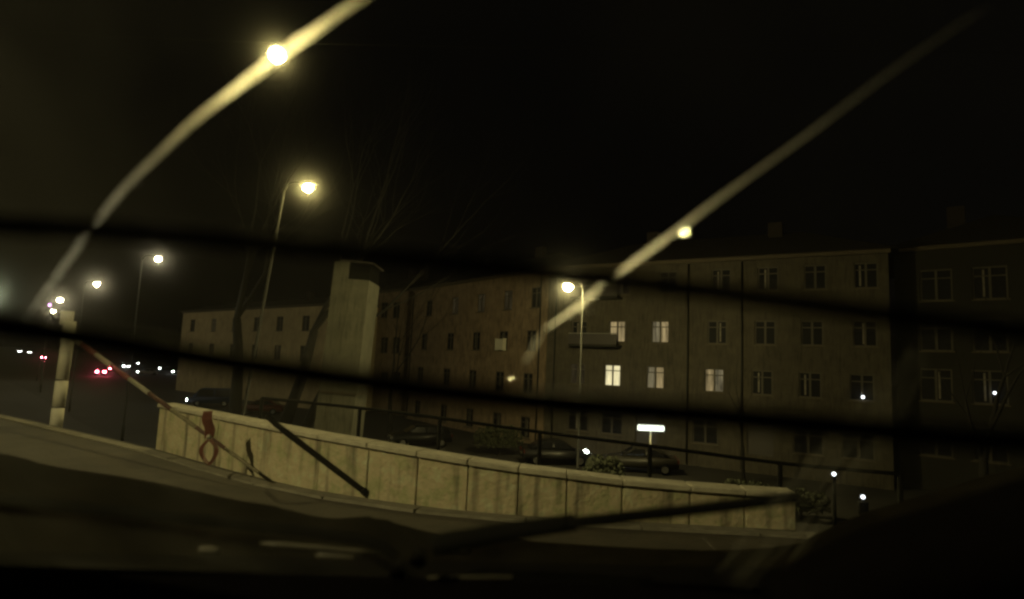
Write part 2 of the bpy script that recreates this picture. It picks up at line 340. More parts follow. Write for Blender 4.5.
# ================================================================== apartment blocks
def facade_block(name, label, A, Bp, z0, z1, wins, m, depth=11, roofh=2.6, extras=None, group=None, joints=(), ends=True):
    """A, Bp: plan ends of the street face, left and right. wins: (s0, s1, za, zb, style)"""
    A = V((A.x, A.y, 0)); Bp = V((Bp.x, Bp.y, 0)); t = (Bp - A).normalized(); n = V((t.y, -t.x, 0)); Ln = (Bp - A).length
    root = thing(name, label, 'building', A + V((0, 0, z0)), group=group)
    at = lambda s, z, o=0: A + t * s + n * o + V((0, 0, z))
    ss = sorted({0, Ln} | {w_[0] for w_ in wins} | {w_[1] for w_ in wins}); zz = sorted({z0, z1} | {w_[2] for w_ in wins} | {w_[3] for w_ in wins})
    bm = B(); cache = {}
    def vx(s, z, o=0):
        k = (round(s, 4), round(z, 4), o)
        if k not in cache: cache[k] = bm.verts.new(at(s, z, o))
        return cache[k]
    for s0, s1 in zip(ss, ss[1:]):
        for za, zb in zip(zz, zz[1:]):
            cs, cz = (s0 + s1) / 2, (za + zb) / 2
            if any(w_[0] < cs < w_[1] and w_[2] < cz < w_[3] for w_ in wins): continue
            bm.faces.new((vx(s0, za), vx(s1, za), vx(s1, zb), vx(s0, zb)))
    RV = -.18
    for (s0, s1, za, zb, st) in wins:    # reveals
        q = [(s0, za), (s1, za), (s1, zb), (s0, zb)]
        for (a, b), (c, d) in zip(q, q[1:] + q[:1]): bm.faces.new((bm.verts.new(at(a, b)), bm.verts.new(at(c, d)), bm.verts.new(at(c, d, RV)), bm.verts.new(at(a, b, RV))))
    for (sa, oa), (sb, ob) in (((0, 0), (0, -depth)), ((0, -depth), (Ln, -depth)), ((Ln, -depth), (Ln, 0))):
        bm.faces.new([bm.verts.new(q) for q in (at(sa, z0, oa), at(sb, z0, ob), at(sb, z1, ob), at(sa, z1, oa))])
    link('wall', bm, m, root)
    for (s0, s1, za, zb, st) in wins:
        R3 = Matrix((( t.x, n.x, 0), (t.y, n.y, 0), (0, 0, 1))).to_4x4()
        wd, hh = s1 - s0, zb - za; fm = B(); fr = .07
        for c, s in (((s0 + fr / 2, (za + zb) / 2), (fr, hh)), ((s1 - fr / 2, (za + zb) / 2), (fr, hh)), (((s0 + s1) / 2, za + fr / 2), (wd - 2 * fr, fr)), (((s0 + s1) / 2, zb - fr / 2), (wd - 2 * fr, fr))):
            box(fm, at(c[0], c[1], -.13), (s[0], .08, s[1]), R3)
        if st != 'door':
            box(fm, at((s0 + s1) / 2, (za + zb) / 2, -.13), (.11, .09, hh - 2 * fr), R3)
            if hh > 1.2: box(fm, at((s0 + s1) / 2, za + hh * .72, -.132), (wd - 2 * fr, .07, .06), R3)
        wo = link('door' if st == 'door' else 'window', fm, M['door' if st == 'door' else 'frame'], root)
        pm = {'dark': M['pane'], 'lit1': M['lit1'], 'lit2': M['lit2'], 'lit3': M['lit3'], 'lit4': M['lit4'], 'door': M['door']}[st]
        halves = [(s0 + fr, s1 - fr)] if st == 'door' else [(s0 + fr, (s0 + s1) / 2 - .055), ((s0 + s1) / 2 + .055, s1 - fr)]
        for (x0, x1) in halves:
            bm = B(); box(bm, at((x0 + x1) / 2, (za + zb) / 2, -.15), (x1 - x0, .02, hh - 2 * fr), R3); link('leaf' if st == 'door' else 'pane', bm, M[{'lit1': 'lit2', 'lit2': 'lit3', 'lit3': 'lit4'}[st]] if st in ('lit1', 'lit2', 'lit3') and random.random() < .3 else pm, wo)
        if st == 'dark' and random.random() < .55:      # curtain behind one sash
            bm = B(); xm = s0 + wd * random.uniform(.25, .7); box(bm, at(xm, (za + zb) / 2, -.138), (.09, .006, hh - .3), R3); link('curtain', bm, M['curtain'], wo)
        if st != 'door':
            bm = B(); box(bm, at((s0 + s1) / 2, za - .035, .02), (wd + .16, .14, .06), R3); link('sill', bm, M['trim'], wo)
    R3 = Matrix((( t.x, n.x, 0), (t.y, n.y, 0), (0, 0, 1))).to_4x4()
    bm = B(); box(bm, at(Ln / 2, z1 - .12, .12), (Ln + .24, .3, .22), R3); link('cornice', bm, M['trim'], root)
    bm = B(); e = .5; k = [at(-e, z1, e), at(Ln + e, z1, e), at(Ln + e, z1, -depth - e), at(-e, z1, -depth - e)]; rg = [at(depth * .45, z1 + roofh, -depth / 2), at(Ln - depth * .45, z1 + roofh, -depth / 2)]
    kv = [bm.verts.new(q) for q in k]; rv = [bm.verts.new(q) for q in rg]
    for f in ((kv[0], kv[1], rv[1], rv[0]), (kv[1], kv[2], rv[1]), (kv[2], kv[3], rv[0], rv[1]), (kv[3], kv[0], rv[0]), (kv[3], kv[2], kv[1], kv[0])): bm.faces.new(f)
    ro = link('roof', bm, M['roof'], root)
    for f in (.3, .7):
        bm = B(); box(bm, at(Ln * f, z1 + roofh * .9, -depth * .42), (.9, .6, 1.6), R3); link('chimney', bm, M['roof'], ro)
    for s in joints:
        bm = B(); tube(bm, [at(s, z0 + .1, .09), at(s, z1 - .3, .09)], .06, 8); link('downpipe', bm, M['darkmetal'], root, True)
    if extras: extras(root, at, R3)
    return root
def face(Ax, Ad, Bx, Bd):
    A = P(Ax, 366, Ad); Bp = P(Bx, 366, Bd); t = V((Bp.x - A.x, Bp.y - A.y, 0)).normalized(); n = V((t.y, -t.x, 0))
    def sz(x, y):
        q = onplane(x, y, V((A.x, A.y, 0)), n); return (q - V((A.x, A.y, q.z))).dot(t), q.z
    return A, Bp, sz
# main block behind the lamp
A, Bp, sz = face(546, 45, 891, 33.6)
z3, z2, z1_ = sz(810, 385)[1], sz(812, 333)[1], sz(815, 277)[1]
zroof = sz(800, 254)[1]
wins = []
def win(x, y, zc, st, w_=1.2, h=1.5):
    s = sz(x, y)[0]; wins.append((s - w_ / 2, s + w_ / 2, zc - h / 2, zc + h / 2, st))
for x, st in ((577, 'lit4'), (612, 'lit1'), (655, 'lit2'), (714, 'lit2'), (762, 'dark'), (810, 'dark'), (862, 'dark')): win(x, 385, z3, st)
for x, st in ((579, 'dark'), (617, 'lit2'), (660, 'lit2'), (717, 'dark'), (765, 'dark'), (812, 'dark'), (865, 'dark')): win(x, 335, z2, st)
for x, st in ((582, 'dark'), (622, 'lit4'), (668, 'dark'), (721, 'dark'), (768, 'dark'), (815, 'dark'), (866, 'dark')): win(x, 280, z1_, st)
zg = z3 - (z2 - z3) * 1.02
for x, st in ((577, 'dark'), (611, 'dark'), (646, 'door'), (705, 'dark'), (760, 'door'), (808, 'dark'), (858, 'dark')): win(x, 435, zg - .15, st, 1.6 if st == 'dark' else 1.5, 1.5 if st == 'dark' else 2.2)
def ex(root, at, R3):
    for zc in (z2, z1_):
        s = sz(598, 340)[0]
        bm = B(); box(bm, at(s, zc - 1.05, .55), (3.6, 1.1, .16), R3); b = link('balcony', bm, M['plaster3'], root)
        bm = B(); box(bm, at(s, zc - .62, 1.07), (3.6, .06, .7), R3); link('balcony_front', bm, M['door'], b)
        bm = B(); tube(bm, [at(s - 1.8, zc - .22, 1.07), at(s + 1.8, zc - .22, 1.07)], .03, 6); link('handrail', bm, M['metal'], b)
    bm = B(); s, z = sz(863, 397); bmesh.ops.create_icosphere(bm, subdivisions=2, radius=.085, matrix=Matrix.Translation(at(s, z, .12))); link('wall_lamp', bm, M['bulb'], root, True)
    for px in (690,):
        pass
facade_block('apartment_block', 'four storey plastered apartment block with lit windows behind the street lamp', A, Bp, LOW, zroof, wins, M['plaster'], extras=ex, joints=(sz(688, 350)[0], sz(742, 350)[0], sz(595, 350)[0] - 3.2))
# oblique wing
A, Bp, sz = face(408, 63, 545, 45.4)
zr2 = sz(520, 272)[1]; wins = []; za_, zb_ = sz(480, 303)[1], sz(473, 341)[1]; dz = za_ - zb_
def win(x, zc, st, w_=1.25, h=1.6):
    s = sz(x, 340)[0]; wins.append((s - w_ / 2, s + w_ / 2, zc - h / 2, zc + h / 2, st))
for x in (424, 450, 476, 503, 531):
    win(x + 3, za_, 'lit4' if x in (450, 476, 503) else 'dark'); win(x, zb_, 'dark'); win(x - 2, zb_ - dz, 'dark'); win(x - 3, zb_ - 2 * dz, 'dark')
def ex(root, at, R3):
    s, z = sz(503, 341); bm = B(); box(bm, at(s, z - .3, .25), (1.1, .25, .9), R3); bmesh.ops.bevel(bm, geom=bm.edges[:], offset=.05, segments=2, affect='EDGES'); link('air_conditioner', bm, M['post'], root)
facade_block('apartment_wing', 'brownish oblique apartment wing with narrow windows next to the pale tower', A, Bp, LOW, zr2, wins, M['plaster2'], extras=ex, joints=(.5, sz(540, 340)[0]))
# block set back between tower and wing
A, Bp, sz = face(374, 70, 404, 66); wins = []
for y in (310, 345, 380):
    for x in (384, 396):
        s, z = sz(x, y); wins.append((s - .7, s + .7, z - .9, z + .9, 'dark'))
facade_block('rear_block', 'narrow dim rear block glimpsed between the pale tower and the wing', A, Bp, LOW, sz(395, 290)[1], wins, M['plaster2'], depth=8)
# block past the corner
A, Bp, sz = face(897, 35, 1120, 29); wins = []
for y, z in ((285, None), (335, None), (385, None), (440, None)):
    for x in (936, 990, 1045, 1100):
        s, z = sz(x, y); s2, z = sz(936, y); wins.append((s - .75, s + .75, z - .9, z + .9, 'dark'))
def ex(root, at, R3):
    s, z = sz(995, 393); bm = B(); bmesh.ops.create_icosphere(bm, subdivisions=2, radius=.075, matrix=Matrix.Translation(at(s, z, .15))); link('wall_lamp', bm, M['bulb'], root, True)
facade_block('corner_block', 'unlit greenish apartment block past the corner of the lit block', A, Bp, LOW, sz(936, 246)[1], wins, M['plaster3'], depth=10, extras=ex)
# low block far down the street
A, Bp, sz = face(178, 92, 336, 66); wins = []
for x in (192, 213, 234, 256, 279, 305):
    for y in (325, 350):
        s, _ = sz(x, 330); z = sz(213, y)[1]; wins.append((s - .8, s + .8, z - .9, z + .9, 'lit4' if (x, y) == (213, 325) else 'dark'))
facade_block('distant_block', 'low beige block far behind the bare trees', A, Bp, LOW, sz(250, 308)[1], wins, M['beige'], depth=9, roofh=1.6)

# pale transformer tower
dT = 30.0; base = P(334, 440, dT); hw = 23 / F * dT
tw = thing('plaster_tower', 'tall narrow pale plaster tower with a dark notch at its top', 'tower', V((base.x, dT, LOW)))
def rect(x0, x1, y0, y1, z0, z1, name, m, par=tw):
    bm = B(); box(bm, ((x0 + x1) / 2, (y0 + y1) / 2, (z0 + z1) / 2), (x1 - x0, y1 - y0, z1 - z0)); return link(name, bm, m, par)
zc = P(355, 279, dT).z; zt = P(340, 262, dT).z; xl = P(333, 300, dT).x - .55; xr = P(370, 300, dT).x - .55
rect(xl, xr, dT, dT + 2.4, LOW, zc, 'shaft', M['pale'])
rect(xl, xl + .75, dT + .02, dT + 2.38, zc, zt, 'chimney_block', M['pale'])
rect(xl + .78, xr - .05, dT + .1, dT + 2.3, zc + .01, zt - .05, 'louvre_box', M['darkpole'])
rect(xl + .3, xr + .12, dT - .05, dT + 2.45, zt + .0, zt + .1, 'cap', M['door'])
rect(xl - .04, xr + .04, dT - .04, dT + 2.44, P(335, 392, dT).z - .08, P(335, 392, dT).z, 'string_course', M['trim'])
tw.rotation_euler.y = math.radians(2.6)
rect((xl + xr) / 2 - .55, (xl + xr) / 2 + .55, dT - .03, dT + .05, LOW, LOW + 2.1, 'door', M['darkmetal'])

# ================================================================== bare trees
def tree(label, base, height, lean=(0, 0), r=.2, seed=0, spread=.55, levels=6, trunk=.3):
    rnd = random.Random(seed); t = thing('bare_tree', label, 'tree', base, group='bare winter trees')
    tb, cb = B(), B()
    def grow(p, d, ln, rad, lv):
        pts = [p]; rr = [rad]; q = p
        for k in range(3):
            d = (d + V((rnd.uniform(-.16, .16), rnd.uniform(-.16, .16), rnd.uniform(-.02, .12)))).normalized(); q = q + d * ln / 3; pts.append(q); rr.append(rad * (1 - .14 * (k + 1)))
        tube(tb if lv >= levels - 1 else cb, pts, rr, 7 if lv >= levels - 1 else (5 if lv > 2 else 3), cap=False)
        if lv == 0: return
        for k in range(3 if rnd.random() < .7 else 2):
            a = rnd.uniform(0, 6.28); s = rnd.uniform(.5, 1.25) * spread
            o = d.orthogonal().normalized(); o = o * math.cos(a) + d.cross(o) * math.sin(a)
            grow(pts[3] if k == 0 else pts[rnd.choice((2, 3, 3))], (d + o * (s * (.45 if k == 0 else 1))).normalized(), ln * rnd.uniform(.62, .84), rr[-1] * (.8 if k == 0 else .62), lv - 1)
    grow(V(base), V((lean[0], lean[1], 1)).normalized(), height * trunk, r, levels)
    link('trunk', tb, M['bark'], t, True); link('crown', cb, M['bark'], t, True)
def gx(x, d): return V((P(x, 400, d).x, d, LOW))
tree('upright bare tree in front of the low beige block', gx(240, 34), 19, (.0, 0), .40, 3, trunk=.42)
tree('leaning forked bare tree behind the pale tower', gx(276, 35), 17, (.36, .0), .42, 11, trunk=.45)
tree('bare tree rising just behind the pale tower', gx(300, 34), 16, (.2, .05), .34, 5, trunk=.42)
tree('slim bare tree behind the wing of the block', gx(392, 46), 15, (.05, 0), .2, 21)
tree('bare tree in front of the unlit corner block', gx(985, 27), 13, (.05, 0), .24, 8)
tree('young bare tree against the main block wall', gx(744, 34), 8.5, (.03, 0), .11, 31, .4, 5)

# hedge shrubs at the foot of the block
def shrub(label, px, d, sx, h, seed):
    rnd = random.Random(seed); b = gx(px, d); t = thing('shrub', label, 'shrub', b, group='shrubs in the yard')
    bm = B(); tube(bm, [b, b + V((0, 0, h * .6))], .05, 6); link('stem', bm, M['bark'], t)
    bm = B()
    for _ in range(1400):
        a, e = rnd.uniform(0, 6.283), rnd.uniform(-.4, 1); rr = rnd.uniform(.55, 1.05)
        c = b + V((math.cos(a) * sx * rr * math.cos(e), math.sin(a) * sx * rr * .6 * math.cos(e), h * .5 + math.sin(e) * h * .55 * rr))
        u = V((rnd.uniform(-1, 1), rnd.uniform(-1, 1), rnd.uniform(-1, 1))).normalized() * .09; v2 = u.orthogonal().normalized() * .06
        bm.faces.new([bm.verts.new(c + k) for k in (u, v2, -u, -v2)])
    link('foliage', bm, M['hedge'], t)
shrub('rounded dark shrub under the balcony', 606, 30, 1.0, 1.7, 1)
shrub('wide dark shrub near the entrance doors', 745, 27, 1.3, 1.3, 2)
shrub('low dark shrub below the corner of the block', 800, 26, 1.2, 1.2, 3)
shrub('dark shrub at the foot of the oblique wing', 500, 40, 1.6, 2.0, 4)

# ================================================================== cars
def car(name, label, pos, rotz, body, lights=None, van=False, cat='car', hb=False):
    t = thing(name, label, cat, pos, rotz, group='cars in the yard and street')
    mw = t.matrix_world
    H = 1.95 if van else 1.46; Ln = 4.7 if van else 4.25; hwid = .88
    if van: prof = [(-2.35, .35), (-2.35, 1.0), (-2.3, 1.02), (1.55, 1.02), (2.25, .9), (2.35, .6), (2.35, .32)]; cab = [(-2.32, 1.02), (-2.22, 1.9), (-1.9, H), (.9, H), (1.2, 1.85), (1.85, 1.0)]
    else: prof = [(-2.12, .35), (-2.12, .82), (-2.0, .93), (-1.2, .95), (.95, .93), (1.75, .82), (2.08, .65), (2.12, .32)]; cab = [(-1.75 if not hb else -2.05, .94), (-1.05 if not hb else -1.75, 1.38), (-.75, H), (.15, H), (.4, 1.4), (1.15, .92)]
    def prism(pr, w0, w1, zmid, ins=0):
        bm = B(); a, b = [], []
        for x, z in pr:
            k = min(max((z - .3) / (H - .3), 0), 1); hw_ = w0 + (w1 - w0) * k
            a.append(bm.verts.new(mw @ V((x, hw_, z)))); b.append(bm.verts.new(mw @ V((x, -hw_, z))))
        bm.faces.new(a); bm.faces.new(b[::-1])
        for i in range(len(pr)): j = (i + 1) % len(pr); bm.faces.new((a[i], b[i], b[j], a[j]))
        return bm
    bm = prism(prof, hwid, hwid - .03, 0); bmesh.ops.bevel(bm, geom=bm.edges[:], offset=.05, segments=2, affect='EDGES'); link('body', bm, body, t, True)
    bm = prism(cab, hwid + .02, hwid - .26, 0); bmesh.ops.bevel(bm, geom=bm.edges[:], offset=.04, segments=2, affect='EDGES'); link('cabin', bm, body, t, True)
    # glass: side lights, windscreen, rear window
    def sidew(z): k = min(max((z - .3) / (H - .3), 0), 1); return hwid + .02 + (-.28) * k
    z0, z1 = cab[0][1] + .06, H - .1
    for s in (1, -1):
        for xa, xb, xc, xd in (((cab[0][0] + .35, -.35, -.35, cab[1][0] + .25)), ((-.25, cab[-1][0] - .3, cab[-2][0] - .05, -.25))):
            bm = B(); q = [(xa, z0), (xb, z0), (xc, z1), (xd, z1)]
            bm.faces.new([bm.verts.new(mw @ V((x, s * (sidew(z) + .006), z))) for x, z in q]); link('side_window', bm, M['carglass'], t)
    for (xa, za, xb, zb), nm in (((cab[-1][0], cab[-1][1], cab[-2][0], cab[-2][1]), 'windscreen'), ((cab[0][0], cab[0][1], cab[1][0], cab[1][1]), 'rear_window')):
        s = 1 if nm == 'windscreen' else -1; f0, f1 = .12, .95; bm = B(); q = []
        for f, sg in ((f0, 1), (f0, -1), (f1, -1), (f1, 1)):
            x, z = xa + (xb - xa) * f, za + (zb - za) * f; q.append(bm.verts.new(mw @ V((x + s * .012, sg * (sidew(z) - .09), z + .012))))
        bm.faces.new(q); link(nm, bm, M['carglass'], t)
    for x in (-1.35, 1.32):
        for s in (1, -1):
            bm = B(); tube(bm, [mw @ V((x, s * .68, .32)), mw @ V((x, s * .9, .32))], .32, 18); wh = link('wheel', bm, M['rubber'], t, True)
            bm = B(); tube(bm, [mw @ V((x, s * .88, .32)), mw @ V((x, s * .912, .32))], .2, 12); link('rim', bm, M['chrome'], wh)
    fx, rx = prof[-1][0], prof[0][0]
    for s in (1, -1):
        bm = B(); box(bm, mw @ V((fx - .05, s * .62, .66)), (.16, .4, .2), mw.to_3x3().to_4x4()); link('headlight', bm, M['head'] if lights in ('head',) or (lights == 'one' and s == 1) else M['chrome'], t)
        bm = B(); box(bm, mw @ V((rx + .02, s * .66, .80)), (.08, .42, .2), mw.to_3x3().to_4x4()); link('tail_light', bm, M['tail'] if lights == 'tail' else BODY['red'], t)
    bm = B(); box(bm, mw @ V((rx - .012, 0, .62)), (.02, .5, .11), mw.to_3x3().to_4x4()); link('number_plate', bm, M['white'], t)
    bm = B(); box(bm, mw @ V((fx + .008, 0, .45)), (.02, .5, .11), mw.to_3x3().to_4x4()); link('number_plate', bm, M['white'], t)
    return t
def cpos(x, y, zc=.9):                    # a car whose waist shows at a pixel
    p = G(x, y, LOW + zc); return V((p.x, p.y, LOW + .012))
R = math.radians
car('parked_car', 'grey parked car beside the lit white sign', cpos(640, 456), R(172), BODY['brown'])
car('parked_car', 'dark parked car with one bright light below the balcony', cpos(556, 449), R(8), BODY['dark'], 'one')
car('parked_car', 'dark parked hatchback beside the shaft of the pale tower', cpos(420, 433), R(200), BODY['dark'], hb=True)
car('parked_van', 'dark blue parked van with one light behind the end of the parapet', cpos(212, 396, 1.1), R(200), BODY['blue'], 'one', van=True, cat='van')
car('parked_car', 'red parked car behind the parapet next to the blue van', cpos(262, 405), R(185), BODY['red'])
car('parked_car', 'pale parked car in the yard past the leaning barrier arm', cpos(148, 371), R(215), BODY['pale'], 'one')
car('parked_car', 'dark hatchback with lit headlight beyond the blue van', cpos(178, 371, .75), R(-75), BODY['dark'], 'head', hb=True)
car('moving_car', 'dark car with red tail lights beside the slanting barrier arm', cpos(100, 371), R(128), BODY['dark'], 'tail')
car('moving_car', 'distant car with red tail lights past the barrier post', cpos(43, 357), R(132), BODY['dark'], 'tail')
car('moving_car', 'distant oncoming car with white headlights on the street', cpos(20, 351), R(-52), BODY['silver'], 'head')

car('parked_car', 'pale hatchback with lit headlights parked far past the barrier post', cpos(128, 366, .7), R(-70), BODY['pale'], 'head', hb=True)
car('parked_car', 'grey car with one lit headlight beside the pale parked car', cpos(163, 368, .7), R(-100), BODY['silver'], 'one')
car('moving_car', 'far off car with red tail lights under the violet light', cpos(66, 353), R(125), BODY['dark'], 'tail')
car('moving_car', 'oncoming car with bright headlights in front of the far off tail lights', cpos(30, 352, .7), R(-60), BODY['dark'], 'head')
car('moving_car', 'dark hatchback with red tail lights following behind the barrier stripes', cpos(114, 368), R(120), BODY['dark'], 'tail', hb=True)
car('parked_car', 'dark saloon with one lit headlight between the pale cars', cpos(139, 363, .7), R(-80), BODY['dark'], 'one')
# lit white sign on a post
p = P(651, 428, 30); ls = thing('lit_sign', 'lit white strip sign on a thin post beside the grey car', 'sign', V((p.x, p.y, LOW)))
bm = B(); tube(bm, [V((p.x, p.y + .06, LOW)), V((p.x, p.y + .06, p.z))], .045, 8); link('post', bm, M['post'], ls, True)
bm = B(); box(bm, p, (1.3, .14, .27)); bmesh.ops.bevel(bm, geom=bm.edges[:], offset=.03, segments=2, affect='EDGES'); link('light_box', bm, M['sign'], ls)
bm = B(); box(bm, p + V((0, .1, 0)), (1.36, .05, .32)); link('back_panel', bm, M['metal'], ls)
# small glowing points on added posts by the corner
for (x, y, d, lab) in ((834, 474, 17, 'short added post with a glowing point in the yard behind the parapet'), (863, 497, 6.5, 'tall added post with a glowing point just past the end of the parapet')):
    p = P(x, y, d); t = thing('glow_post', lab, 'bollard light', V((p.x, p.y, LOW)))
    bm = B(); tube(bm, [V((p.x, p.y, LOW)), p - V((0, 0, .05))], .05, 10); link('post', bm, M['darkpole'], t, True)
    bm = B(); bmesh.ops.create_icosphere(bm, subdivisions=2, radius=.003 * d, matrix=Matrix.Translation(p)); link('lens', bm, M['bulb'], t, True)

# ================================================================== barrier post, arm, tape, loose tube
pb = G(56, 425, 0.0); ptp = P(67, 318, pb.y)
bp_ = thing('barrier_post', 'pale round barrier post with square plate on top at the kerb', 'post', pb)
top = V((pb.x + .02, pb.y, ptp.z - .05))
for k, (a, b) in enumerate(((-.05, .16), (.175, .42), (.435, 1.0))):
    bm = B(); tube(bm, [pb + (top - pb) * a, pb + (top - pb) * b], .095, 16); link('section', bm, M['post'], bp_, True)
bm = B(); box(bm, ptp, (.22, .05, .24)); bmesh.ops.bevel(bm, geom=bm.edges[:], offset=.008, segments=1, affect='EDGES'); link('plate', bm, M['post'], bp_)
a0 = top - V((-.1, .12, .25)); a1 = G(259, 473, .16)
arm = thing('striped_barrier', 'red and white striped barrier pole fallen from the post to the kerb', 'barrier', a1)
NS = 9
for k in range(NS):
    q0, q1 = a0 + (a1 - a0) * (k / NS), a0 + (a1 - a0) * ((k + 1) / NS - .001)
    bm = B(); tube(bm, [q0, q1], .046 - .0035 * k, 10); link('stripe', bm, M[('rust' if k > 4 else 'red') if k % 2 else ('dull' if k > 4 else 'white')], arm, True)
# barrier tape knotted on the arm
tp = thing('barrier_tape', 'red barrier tape knotted round the arm in front of the parapet', 'tape', G(207, 462, .05))
dA = 6.55
for pts_, wd in (([(208, 411), (207, 420), (210, 429), (209, 438)], .05), ([(209, 439), (202, 447), (202, 455), (208, 464)], .022), ([(209, 439), (216, 447), (215, 456), (209, 465)], .022)):
    path = smooth_path([P(x, y, dA - .04 * i) for i, (x, y) in enumerate(pts_)], 4); bm = B(); prev = None
    for i, q in enumerate(path):
        a = i * .07; o = V((math.cos(a), math.sin(a), .1)) * wd
        pr = (bm.verts.new(q - o), bm.verts.new(q + o))
        if prev: bm.faces.new((prev[0], prev[1], pr[1], pr[0]))
        prev = pr
    r_ = bmesh.ops.solidify(bm, geom=bm.faces[:], thickness=.004)
    link('tape_end', bm, M['tape'], tp, True)
bm = B(); bmesh.ops.create_icosphere(bm, subdivisions=2, radius=.028, matrix=Matrix.Translation(P(209, 437, dA - .12))); link('knot', bm, M['white'], tp, True)
# dark tube leaning over the parapet
tl = thing('leaning_tube', 'dark bent steel tube leaning over the parapet onto the road', 'tube', G(366, 494, .05))
e0 = G(366, 493, .05); e1 = P(283, 430, 6.25); e2 = P(268, 417, 6.75)
bm = B(); tube(bm, smooth_path([e0, e0 + (e1 - e0) * .5, e1, e2], 5), .03, 10); link('shaft', bm, M['rubber'], tl, True)
bm = B(); tube(bm, [e0 + (e0 - e1) * .004, e0 + (e1 - e0) * .04], .036, 10); link('end_cap', bm, M['rubber'], tl, True)

# ================================================================== the car the camera rides in
own = thing('own_car', 'dark car seen from its own dashboard with bonnet wipers and smeared windscreen', 'car', (0, 1.2, 0))
WO = V((0, .95, .92)); WN = V((0, .70, .65)).normalized(); WT = V((0, -.65, .70)).normalized()
def Wp(x, y, o=0): return onplane(x, y, WO + WN * o, WN)
# bonnet, buckled up on one side
fe = [(-160, 425), (-60, 440), (0, 452), (60, 472), (130, 483), (200, 491), (260, 499), (340, 517), (430, 536), (560, 549), (700, 551), (800, 538), (860, 514), (940, 492), (1024, 472), (1180, 440)]
front = [P(x, y, 1.75) for x, y in fe]; bm = B(); rows = []
front = smooth_path(front, 3)
NB = 12; rn = random.Random(4)
for k in range(NB + 1):
    f = k / NB; row = []
    for i, q in enumerate(front):
        u = i / (len(front) - 1) * 2 - 1
        bk = V((u * .74, 1.0, .90 - .05 * u * u)); qq = q * (1 - f) + bk * f
        qq.z += .05 * math.sin(math.pi * f) + .016 * math.sin(u * 9 + f * 5) * (1 - f) + (.02 * math.sin(q.x * 17 + f * 9) * math.sin(math.pi * f))
        row.append(bm.verts.new(qq))
    rows.append(row)
lip = [bm.verts.new(v.co + V((0, .05, -.12))) for v in rows[0]]; lip2 = [bm.verts.new(V((v.co.x, v.co.y + .12, .35))) for v in rows[0]]
for a, b in zip([lip2, lip] + rows, [lip] + rows):
    for i in range(len(a) - 1): bm.faces.new((a[i], a[i + 1], b[i + 1], b[i]))
link('bonnet', bm, M['paint'], own, True)
bm = B(); q = []
for s in (-1, 1):                        # wings down to the sills
    hexa(bm, [V((s * .80, .2, .3)), V((s * .86, .2, .3)), V((s * .86, 1.72, .3)), V((s * .80, 1.72, .3)), V((s * .76, .2, .9)), V((s * .82, .2, .9)), V((s * .86, 1.72, .74)), V((s * .80, 1.72, .74))])
link('front_wing', bm, M['paint'], own)
for s in (-1, 1):
    bm = B(); tube(bm, [V((s * .60, 1.35, .31)), V((s * .80, 1.35, .31))], .31, 20); link('wheel', bm, M['rubber'], own, True)
# added dark bars standing in for dark bands reflected in the windscreen
r1 = [(-60, 219), (0, 224), (150, 234), (300, 247), (400, 258), (520, 270), (620, 281), (760, 298), (880, 314), (1024, 331), (1090, 340)]
r2 = [(-60, 318), (0, 327), (100, 340), (200, 357), (300, 372), (400, 386), (500, 398), (600, 407), (700, 415), (850, 428), (1024, 443), (1090, 449)]
for pts_, half in ((r1, 10), (r2, 12.5)):
    path = [P(x, y, .23) for x, y in pts_]; path = [path[0] + V((-.5, 0, .03))] + path + [path[-1] + V((.5, 0, -.03))]
    bm = B(); path = smooth_path(path, 5); tube(bm, path, half / F * .23, 16); gb = link('band_bar', bm, M['dark_band'], own, True)
    for q in (path[0], path[-1]):
        bm = B(); tube(bm, [q + V((0, -.01, 0)), q + V((0, .22, 0))], .008, 10); link('bracket', bm, M['dark_band'], gb, True)
# scuttle plate, with pale strips standing in for reflections on it
bm = B(); box(bm, (0, .985, .885), (1.42, .10, .02)); link('scuttle', bm, M['plastic'], own)
for x, y, wd, h in ((210, 550, .035, .02), (320, 546, .19, .015), (338, 556, .07, .022), (452, 548, .06, .022)):
    p = P(x, y, 1.0); bm = B(); tube(bm, [p + V((-wd / 2 + wd * k / 6, 0, -.04 * wd * k / 6)) for k in range(7)], [h * .18, h * .34, h * .3, h * .36, h * .28, h * .33, h * .15], 8)
    link('reflection_strip', bm, M['pale_reflection'], own, True)
# windscreen
film_n = None
M['screen'] = glassmat('windscreen_glass', scatter=0.0, gloss=0.004, tint=(.97, .985, .97))
M['film'] = glassmat('windscreen_film', scatter=.026, rough=1.0, ior=1.013, flat=.5, grad=(0, -.45, .0, 2.4, .32), noise=.6, nscale=5, normal=tuple(-fw))
M['smear'] = glassmat('smear', scatter=.97, rough=.85, ior=1.17, flat=.012, noise=.3, nscale=40, grad=(2, Wp(70, 258).z, Wp(240, 85).z, .28, 1.0), normal=tuple(-ray(277, 55).normalized()))
M['wipe'] = glassmat('wipe', scatter=.028, rough=1.0, ior=1.2, flat=.9, noise=.3, nscale=12, normal=tuple(-fw))
M['smear2'] = glassmat('smear2', scatter=.97, rough=.95, ior=1.28, flat=.02, noise=.25, nscale=40, normal=tuple(-ray(605, 262).normalized()))
M['smear3'] = glassmat('smear3', scatter=.12, rough=.85, ior=1.24, flat=.02, noise=.4, nscale=200, normal=tuple(-ray(600, 260).normalized()))
def sheet(o, thick, m, name, par):
    bm = B(); c = []
    for s, t_ in ((-.74, .0), (.74, .0), (.60, 1.05), (-.60, 1.05)): c.append(WO + V((s, 0, 0)) + WT * t_ + WN * o)
    if thick: hexa(bm, c + [q + WN * thick for q in c])
    else: bm.faces.new([bm.verts.new(q) for q in c])
    return link(name, bm, m, par)
ws = sheet(0, .005, M['screen'], 'windscreen', own)
